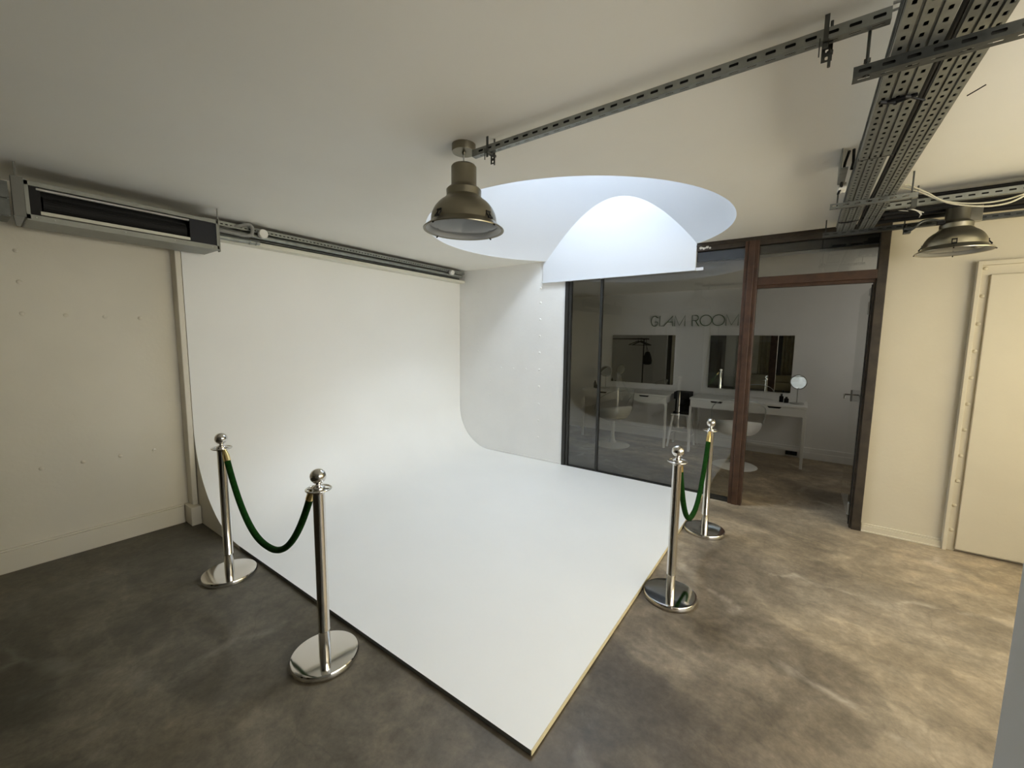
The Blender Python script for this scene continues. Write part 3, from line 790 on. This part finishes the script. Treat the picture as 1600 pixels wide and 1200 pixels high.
# insulated pipes by the air unit
tag(MB().tube(bez([(-2.975, -.165, 2.325), (-2.82, -.165, 2.325), (-2.735, -.165, 2.322), (-2.690, -.165, 2.335), (-2.675, -.165, 2.372), (-2.680, -.165, 2.405), (-2.705, -.160, 2.416), (-2.75, -.14, 2.400), (-2.83, -.10, 2.375), (-2.88, -.08, 2.36)], 32), .0145, 14).build('insulated_pipe', M['foam'], smooth=60), 'grey insulated pipe bent back on itself beside the air unit', 'pipe')
b = MB().tube([(-2.975, -.155, 2.278), (-2.62, -.15, 2.285)], .018, 14)
for x in (-2.85, -2.78, -2.70, -2.65): b.lathe([(.0188, x), (.0188, x + .004)], (0, -.1535, 2.2805), 14, 'x')
tag(b.build('insulated_pipe', M['galv'], smooth=60), 'straight taped silver pipe stub at the air unit\'s right end', 'pipe')

# ================================================================== AIR CONDITIONING UNIT
ax0, ax1, ay0, ay1, az0, az1 = -3.905, -2.988, -.364, -.070, 2.138, 2.348
ac = thing('air_conditioner', (-3.45, -.2, az0), 'long grey ceiling-hung air unit with an open black outlet over the rivet wall', 'air conditioner')
b = MB().box((ax0, ay1 - .01, az0), (ax1, ay1, az1)).box((ax0, ay0, az1 - .008), (ax1, ay1, az1)).box((ax0, ay0, az0), (ax1, ay1, az0 + .008))
b.box((ax0, ay0, az0), (ax0 + .008, ay1, az1)).box((ax1 - .008, ay0, az0), (ax1, ay1, az1))
b.build('casing', M['unit'], ac, bevel=.002)
b = MB().box((ax0, ay0 - .004, az1 - .024), (ax1, ay0 + .012, az1)).box((ax0, ay0 - .004, az0 + .002), (ax1, ay0 + .012, az0 + .030)).box((ax0, ay0 - .004, az0), (ax0 + .016, ay0 + .012, az1)).box((ax1 - .014, ay0 - .004, az0), (ax1, ay0 + .012, az1))
b.box((ax0, ay0 - .012, az0 - .004), (ax1, ay0 + .004, az0 + .004)); b.build('front_frame', M['unit'], ac, bevel=.001)
MB().box((ax0 + .01, ay0 + .13, az0 + .01), (ax1 - .01, ay0 + .14, az1 - .01)).box((ax0 + .016, ay0 + .012, az0 + .03), (ax0 + .06, ay0 + .13, az1 - .024)).build('outlet_cavity', M['black'], ac)
MB().box((ax1 - .17, ay0 + .006, az0 + .03), (ax1 - .014, ay0 + .02, az1 - .024)).build('blank_plate', M['navy'], ac)
fan = MB().lathe([(.045, ax0 + .07), (.045, ax1 - .18)], (0, ay0 + .075, az0 + .105), 28, 'x')
for k in range(28):
    a = 2 * PI * k / 28
    fan.box((ax0 + .07, ay0 + .075 + .05 * math.cos(a) - .0015, az0 + .105 + .05 * math.sin(a) - .0015), (ax1 - .18, ay0 + .075 + .05 * math.cos(a) + .0015, az0 + .105 + .05 * math.sin(a) + .0015))
fan.build('blower_drum', M['black'], ac)
MB().box((ax0 + .055, ay0 + .008, az0 + .038), (ax1 - .168, ay0 + .05, az0 + .058)).build('lower_vane', M['cream_plastic'], ac, bevel=.002)
MB().box((ax0 + .045, ay0 + .010, az1 - .040), (ax1 - .168, ay0 + .03, az1 - .028)).build('upper_vane', M['grey_alu'], ac, bevel=.002)
b = MB().box((ax0 - .045, ay0 - .012, az0 + .01), (ax0 - .001, ay0 + .02, az1 + .01))
b.hexa([(ax0 - .040, ay0 - .004, az0 - .045), (ax0 - .026, ay0 - .004, az0 - .045), (ax0 - .026, ay0 + .004, az0 - .045), (ax0 - .040, ay0 + .004, az0 - .045), (ax0 - .048, ay0 - .006, az0 + .01), (ax0 - .006, ay0 - .006, az0 + .01), (ax0 - .006, ay0 + .01, az0 + .01), (ax0 - .048, ay0 + .01, az0 + .01)])
b.box((ax0 - .03, ay0, az1), (ax0 - .022, ay0 + .006, H)); b.build('hanging_bracket', M['bracket'], ac)
MB().box((ax1 - .0, ay0 - .006, az0 - .01), (ax1 + .006, ay0 + .03, az1 + .012)).tube([(ax1 + .003, ay0 + .01, az1), (ax1 + .003, ay0 + .01, H)], .005, 8).build('end_bracket', M['unit'], ac)
for x in (-3.87, -3.80, -3.5, -3.25, -3.03): MB().dome((x, ay0 - .004, az0 + .016), .004, 'y', -1).build('screw', M['grey_alu'], ac)
t = thing('cable_tray', (-4.6, -.25, 2.14), 'dark slotted tray entering from the left edge beside the air unit', 'cable tray', 'perforated cable trays')
b = MB()
for k in range(4): b.strip((-5.2, -.352 + .012 * (k % 2), 2.145 + .046 * k), (1, 0, 0), (0, 0, 1), 1.24, .044, .06, .036, .014)
b.box((-5.2, -.352, 2.140), (-3.96, -.15, 2.144))
b.build('tray_sheet', M['galv_dark'], t)
MB().box((-5.19, -.335, 2.146), (-3.965, -.16, 2.32)).build('hole_shade_fill', M['black'], t)  # black fill in place of the dark inside the slotted tray
b = MB()
for x in (-4.9, -4.2): MB().box((x, -.30, 2.318), (x + .02, -.28, H)).build('drop_rod', M['galv_dark'], t)

# ================================================================== INSIDE THE GLASS-FRONTED ROOM
def make_desk(y0, y1, label):
    x0, x1 = 1.66, 2.26
    t = thing('dressing_table', ((x0 + x1) / 2, (y0 + y1) / 2, 0), label, 'dressing table', 'white dressing tables')
    MB().box((x0, y1, .735), (x1, y0, .760)).build('table_top', M['white'], t, bevel=.003)
    MB().box((x0 + .02, y1 + .03, .640), (x1 - .02, y0 - .03, .736)).build('body', M['white'], t)
    w = (y0 - y1 - .03) / 2
    for k in range(2):
        ya = y0 - .012 - k * (w + .006); yb = ya - w
        ym = (ya + yb) / 2
        # drawer front with a cut-out grip at its top edge
        o = [(ya, .632), (ya, .731), (ym + .075, .731), (ym + .058, .712), (ym - .058, .712), (ym - .075, .731), (yb, .731), (yb, .632)]
        vs = [(x0 + .001, y, z) for y, z in o] + [(x0 + .018, y, z) for y, z in o]
        fs = [tuple(range(8)), tuple(range(15, 7, -1))] + [(i, i + 8, (i + 1) % 8 + 8, (i + 1) % 8) for i in range(8)]
        dr = MB().add(vs, fs).build('drawer', M['white'], t)
        MB().box((x0 + .0185, ym - .075, .705), (x0 + .021, ym + .075, .733)).build('grip_slot', M['black'], dr)
    for (x, y) in ((x0 + .018, y0 - .018), (x0 + .018, y1 + .018), (x1 - .018, y0 - .018), (x1 - .018, y1 + .018)):
        MB().box((x - .015, y - .015, 0), (x + .015, y + .015, .64)).build('leg', M['white'], t, bevel=.002)
    MB().box((x1 - .025, y1 + .03, .09), (x1 - .012, y0 - .03, .125)).build('cable_shelf', M['white'], t)
    return t
make_desk(-1.095, -2.405, 'white two-drawer dressing table under the left wall mirror')
make_desk(-2.700, -4.010, 'white two-drawer dressing table under the right wall mirror')

def wall_mirror(y0, y1, z0, z1, label):
    t = thing('wall_mirror', (2.285, (y0 + y1) / 2, z0), label, 'mirror', 'frameless mirrors over the dressing tables')
    lean = .006
    MB().hexa([(2.262, y1, z0), (2.268, y1, z0), (2.268, y0, z0), (2.262, y0, z0), (2.262 + lean, y1, z1), (2.268 + lean, y1, z1), (2.268 + lean, y0, z1), (2.262 + lean, y0, z1)]).build('mirror_glass', M['mirror'], t)
    MB().hexa([(2.2685, y1 + .004, z0 + .004), (2.2765, y1 + .004, z0 + .004), (2.2765, y0 - .004, z0 + .004), (2.2685, y0 - .004, z0 + .004), (2.2685 + lean, y1 + .004, z1 - .004), (2.2765 + lean, y1 + .004, z1 - .004), (2.2765 + lean, y0 - .004, z1 - .004), (2.2685 + lean, y0 - .004, z1 - .004)]).build('backing', M['white'], t)
    for y in (y0 - .25, y1 + .25):
        MB().box((2.258, y - .012, z0 - .008), (2.288, y + .012, z0 + .004)).build('clip', M['grey_alu'], t)
wall_mirror(-1.330, -2.325, .855, 1.615, 'frameless rectangular wall mirror on the left, showing the black clothes rail')
wall_mirror(-2.815, -3.820, .855, 1.612, 'frameless rectangular wall mirror on the right, beside the brown steel post')

# GLAM ROOM lettering: thin unlit tube letters
sg = thing('wall_sign', (2.27, -2.5, 1.75), 'thin unlit green tube lettering reading GLAM ROOM on the back wall', 'sign')
zB, zH = 1.754, .152
def arc(cx, cy, rx, ry, a0, a1, n=24): return [(cx + rx * math.cos(math.radians(a0 + (a1 - a0) * i / n)), cy + ry * math.sin(math.radians(a0 + (a1 - a0) * i / n))) for i in range(n + 1)]
LET = {
    'G': [arc(.50, .5, .48, .5, 42, 330) + [(.93, .42), (.55, .42)]],
    'L': [[(.1, 1), (.1, 0), (.9, 0)]],
    'A': [[(0, 0), (.96, 1), (.96, 0)], [(.42, .40), (.94, .40)]],
    'M': [[(.02, 0), (.04, 1), (.46, .02), (.97, 1), (.97, 0)]],
    'R': [[(.05, 0), (.05, 1), (.55, 1)] + arc(.55, .75, .36, .25, 85, -85, 12) + [(.05, .5), (.5, .5), (.98, 0)]],
    'O': [arc(.5, .5, .5, .5, 0, 360, 32)],
}
for ch, ya, yb in (('G', -1.951, -2.061), ('L', -2.076, -2.150), ('A', -2.145, -2.283), ('M', -2.302, -2.455), ('R', -2.547, -2.644), ('O', -2.661, -2.815), ('O', -2.823, -2.981), ('M', -2.997, -3.157)):
    b = MB()
    for st in LET[ch]:
        b.tube([(2.258, ya + (yb - ya) * u, zB + zH * v) for u, v in st], .0055, 8)
    for u, v in (LET[ch][0][0], LET[ch][0][-1]):
        b.lathe([(.004, 0), (.004, .034)], (2.256, ya + (yb - ya) * u, zB + zH * v), 8, 'x')
    b.build('letter', M['neon'], sg, smooth=60)
for y in (-2.18, -2.80): MB().tube([(2.285, y, 1.752), (2.284, y + .005, 1.69), (2.284, y - .01, 1.60), (2.280, y + .03, 1.2), (2.27, y + .06, .86)], .002, 6).build('feed_wire', M['cable_white'], sg)

def make_chair(c, face, label, stem):
    t = thing('swivel_chair', (c[0], c[1], 0), label, 'chair', 'tulip-base bucket chairs')
    C0 = Vector((c[0], c[1], 0))
    MB().lathe([(.245, 0), (.25, .006), (.235, .014), (.12, .030), (.045, .045), (.03, .06)], C0, 48).build('base', M['white'], t, smooth=40)
    MB().lathe([(.055, .045), (.034, .085), (.026, .15), (.025, .34), (.032, .365)], C0, 24).build('stem', stem, t, smooth=40)
    # white shell: bowl open towards 'face', higher rim at the back
    n, m = 40, 10; vs = []; fs = []
    def rim(a):
        d = math.cos(a - face)              # 1 in front, -1 at the back
        return .545 - .05 * d
    for th in (0, 1):
        for i in range(m + 1):
            u = i / m
            for k in range(n):
                a = 2 * PI * k / n
                r = (.26 - .010 * th) * math.sin(u * PI / 2) ** .75
                z = .362 + .010 * th + (rim(a) - .362 - .010 * th * (1 - u)) * (1 - math.cos(u * PI / 2)) ** .9
                vs.append(C0 + Vector((r * math.cos(a), r * math.sin(a), z)))
    for th in (0, 1):
        o = th * (m + 1) * n
        for i in range(m):
            for k in range(n):
                k2 = (k + 1) % n; fs.append((o + i * n + k, o + i * n + k2, o + (i + 1) * n + k2, o + (i + 1) * n + k))
    o1, o2 = m * n, (2 * m + 1) * n
    for k in range(n): fs.append((o1 + k, o1 + (k + 1) % n, o2 + (k + 1) % n, o2 + k))
    MB().add(vs, fs).build('seat_shell', M['white'], t, smooth=60)
    MB().lathe([(.0001, .400), (.16, .402), (.20, .425), (.16, .452), (.0001, .458)], C0, 32).build('seat_pad', M['white_plastic'], t, smooth=60)
    # clear acrylic back
    vs = []; fs = []; na, nz = 32, 8
    for th in (0, .006):
        for j in range(nz + 1):
            v = j / nz
            for i in range(na + 1):
                u = -1 + 2 * i / na
                a = face + PI + u * math.radians(105)
                top = .53 + .33 * math.cos(u * PI / 2) ** .6 if abs(u) < 1 else .53
                z = .50 + (top - .50) * v
                r = .258 + .03 * v - th
                vs.append(C0 + Vector((r * math.cos(a), r * math.sin(a), z)))
    q = (na + 1) * (nz + 1)
    for s_ in (0, 1):
        for j in range(nz):
            for i in range(na):
                a = s_ * q + j * (na + 1) + i; fs.append((a, a + 1, a + na + 2, a + na + 1))
    cb = MB().add(vs, fs).build('clear_back', M['clear'], t, smooth=60)
    top = [vs[nz * (na + 1) + i] for i in range(na + 1)]
    MB().tube(top, .0045, 8).build('clear_edge', M['clear_edge'], cb, smooth=60)
    return t
make_chair((1.39, -1.73), math.radians(60), 'white bucket chair with clear back in front of the left dressing table', M['white'])
make_chair((1.34, -3.325), math.radians(10), 'white bucket chair with clear back and dark stem, half behind the brown post', M['galv_dark'])

# step stool with a black machine on it
sx, sy = 1.96, -2.552
so = thing('stool', (sx, sy, 0), 'white wooden step stool standing between the two dressing tables', 'stool')
MB().box((sx - .16, sy - .125, .465), (sx + .13, sy + .125, .487)).build('seat', M['white'], so, bevel=.005)
for i in (-1, 1):
    for j in (-1, 1):
        MB().bar((sx + i * .165, sy + j * .15, 0), (sx + i * .11, sy + j * .10, .466), .026).build('leg', M['white'], so)
for j in (-1, 1): MB().bar((sx - .150, sy + j * .132, .17), (sx + .150, sy + j * .132, .17), .02).build('stretcher', M['white'], so)
MB().box((sx - .155, sy - .125, .23), (sx + .02, sy + .125, .248)).build('step', M['white'], so, bevel=.003)
cm = thing('coffee_machine', (sx, sy, .487), 'boxy black machine standing on the white step stool', 'machine')
MB().box((sx - .02, sy - .11, .4875), (sx + .12, sy + .10, .80)).box((sx - .13, sy - .11, .70), (sx - .02, sy + .10, .80)).box((sx - .13, sy - .11, .4875), (sx - .02, sy + .10, .515)).build('housing', M['black'], cm, bevel=.006)
MB().box((sx - .12, sy - .045, .63), (sx - .03, sy + .035, .70)).build('spout_block', M['navy'], cm, bevel=.004)
MB().lathe([(.028, .516), (.033, .52), (.038, .585), (.034, .585), (.030, .524), (.0001, .524)], (sx - .075, sy - .005, 0), 20, caps=False).build('cup', M['navy'], cm, smooth=40)
MB().lathe([(.02, .8), (.022, .803), (.022, .812), (.018, .816)], (sx - .05, sy + .05, 0), 18).build('dial', M['black'], cm, smooth=40)

def vanity_mirror(c, face_dir, label, backside=False):
    t = thing('makeup_mirror', (c[0], c[1], .76), label, 'mirror', 'round tabletop makeup mirrors')
    C0 = Vector(c)
    MB().lathe([(.075, .7605), (.078, .764), (.074, .771), (.015, .774)], (c[0], c[1], 0), 32).build('foot', M['grey_alu'], t, smooth=40)
    MB().tube([(c[0], c[1], .772), (c[0], c[1], .955)], .006, 10).build('stem', M['grey_alu'], t)
    d = Vector(face_dir).normalized(); x = d.cross(Vector((0, 0, 1))).normalized(); y = x.cross(d)
    cc = Vector((c[0], c[1], 1.032)) - d * .006
    ring = [cc + (x * math.cos(2 * PI * k / 40) + y * math.sin(2 * PI * k / 40)) * .088 for k in range(40)]
    MB().tube(ring, .006, 8, closed=True).build('rim', M['grey_alu'], t, smooth=60)
    vs = [p + d * .002 for p in ring] + [p - d * .004 for p in ring]
    MB().add(vs, [tuple(range(40)), tuple(range(79, 39, -1))] + [(k, (k + 1) % 40, (k + 1) % 40 + 40, k + 40) for k in range(40)]).build('mirror_disc', M['mirror'], t)
vanity_mirror((1.93, -3.900, .76), (-1, .30, -.09), 'round tabletop makeup mirror catching bright light on the right dressing table')
vanity_mirror((1.93, -1.372, .76), (-.9, -.35, -.25), 'round tabletop makeup mirror, dim, at the left end of the left dressing table')
def bottles(lst, lab):
    for k, (x, y, r, h, l) in enumerate(lst):
        o = thing('bottle', (x, y, .76), l, 'bottle', lab)
        MB().lathe([(r * .9, .7605), (r, .764), (r, .76 + h * .68), (r * .5, .76 + h * .78), (r * .45, .76 + h * .80)], (x, y, 0), 18).build('body', M['black'], o, smooth=40)
        MB().lathe([(r * .5, .76 + h * .80), (r * .5, .76 + h), (r * .4, .76 + h * 1.01)], (x, y, 0), 14).build('cap', M['black_metal'], o, smooth=40)
bottles([(1.98, -3.735, .024, .105, 'small dark bottle left of the bright makeup mirror, taller of two'), (1.95, -3.790, .026, .075, 'small dark jar-shaped bottle right beside the bright makeup mirror')], 'dark bottles on the right dressing table')
bottles([(1.90, -1.205, .022, .115, 'small dark bottle at the left end of the left dressing table, taller of two'), (1.85, -1.245, .022, .075, 'small dark bottle near the dim makeup mirror, shorter of two')], 'dark bottles on the left dressing table')
ps = thing('power_strip', (2.262, -3.89, .03), 'small black socket block on the skirting below the right dressing table', 'socket')
MB().box((2.240, -3.95, .030), (2.268, -3.82, .078)).build('block', M['black'], ps, bevel=.004)
for y in (-3.86, -3.91): MB().lathe([(.018, -.022), (.018, 0)], (2.240, y, .054), 14, 'x').build('plug', M['black'], ps, smooth=40)

# clothes rail with hangers and a bag (seen in the left mirror)
rx, ry = .42, -1.265
cr = thing('clothes_rail', (rx, ry, 0), 'black standing clothes rail inside the glass room, seen in the left mirror', 'clothes rail')
MB().tube([(rx, ry, .02), (rx, ry, 1.60)], .012, 12).build('upright', M['black'], cr)
MB().tube([(rx, ry - .10, 1.60), (rx, -.35, 1.60)], .012, 12).build('top_bar', M['black'], cr)
MB().tube([(rx, -.40, .02), (rx, -.40, 1.60)], .012, 12).build('upright', M['black'], cr)
for y in (ry, -.40): MB().box((rx - .22, y - .02, 0), (rx + .22, y + .02, .025)).build('foot', M['black'], cr, bevel=.004)
def hanger(dx, dy, rz, lab):
    o = thing('clothes_hanger', (rx + dx, ry + dy, 1.60), lab, 'hanger', 'black hangers on the clothes rail')
    b = MB(); c, s_ = math.cos(rz), math.sin(rz)
    def p(a, z): return (rx + dx + a * s_, ry + dy + a * c, 1.60 + z)
    b.tube([p(.012, .0), p(.010, .012), p(0, .017), p(-.012, .010), p(-.014, -.005), p(0, -.025), p(0, -.045)], .003, 6)
    b.tube([p(-.19, -.125), p(-.10, -.085), p(0, -.045), p(.10, -.085), p(.19, -.125)], .010, 8)
    b.tube([p(-.19, -.125), p(.19, -.125)], .006, 6)
    b.build('hanger_frame', M['black'], o, smooth=50)
hanger(.0, .045, .06, 'black hanger on the clothes rail, nearest the upright'); hanger(-.03, .075, -.12, 'black hanger on the clothes rail, second from the upright'); hanger(.02, .11, .15, 'black hanger on the clothes rail, farthest from the upright')
bg = thing('shoulder_bag', (rx - .03, ry - .06, 1.1), 'small black bag hanging by its strap from the clothes rail', 'bag')
vs = []; fs = []
for j, (z, a, c) in enumerate([(1.08, .04, .03), (1.095, .085, .045), (1.16, .095, .05), (1.25, .075, .045), (1.33, .045, .03), (1.345, .015, .015)]):
    for k in range(16):
        t_ = 2 * PI * k / 16; vs.append((rx - .035 + c * math.cos(t_), ry - .075 + a * math.sin(t_), z))
for j in range(5):
    for k in range(16): fs.append((j * 16 + k, j * 16 + (k + 1) % 16, (j + 1) * 16 + (k + 1) % 16, (j + 1) * 16 + k))
fs += [tuple(range(15, -1, -1)), tuple(range(80, 96))]
MB().add(vs, fs).build('pouch', M['fabric_black'], bg, smooth=70)
MB().tube([(rx - .035, ry - .06, 1.34), (rx - .02, ry - .045, 1.5), (rx - .0, ry - .04, 1.615), (rx + .012, ry - .045, 1.5), (rx - .03, ry - .09, 1.34)], .004, 6).build('strap', M['fabric_black'], bg)

# ================================================================== REAR END OF THE STUDIO (seen only in the right mirror)
def curtain(y0, y1, lab):
    b = MB(); n = 60; vs = []; fs = []
    for z in (.12, 2.38):
        for i in range(n + 1):
            u = i / n
            vs.append((XR + .12 + .04 * math.sin(u * 22) + .015 * math.sin(u * 57), y0 + (y1 - y0) * u, z))
    for i in range(n): fs.append((i, i + 1, n + 2 + i, n + 1 + i))
    o = b.add(vs, fs).build('curtain', M['curtain'], smooth=80)
    s_ = o.modifiers.new('thickness', 'SOLIDIFY'); s_.thickness = .004
    tag(o, lab, 'curtain', 'beige curtains at the rear wall')
curtain(-2.55, -3.05, 'beige curtain at the rear wall reflected in the right mirror, left of the dark gap')
curtain(-3.30, -3.75, 'beige curtain at the rear wall reflected in the right mirror, right of the dark gap')
struct(MB().box((XR, -3.30, 0), (XR + .03, -3.05, 2.3)).build('door_3', M['dark_door']))
struct(MB().box((XR, -1.40, 0), (XR + .03, -.55, 2.2)).build('door_4', M['dark_door']))
struct(MB().box((XR, -1.80, 0), (XR + .30, -1.45, H)).build('trim_4', M['white_steel'], bevel=.01))
tag(MB().box((XR + .20, -4.0, .30), (XR + .75, -2.3, .55)).box((XR + .24, -3.95, 0), (XR + .7, -2.35, .30)).build('bench', M['curtain'], bevel=.03), 'low beige covered bench along the rear wall, reflected in the right mirror', 'bench')
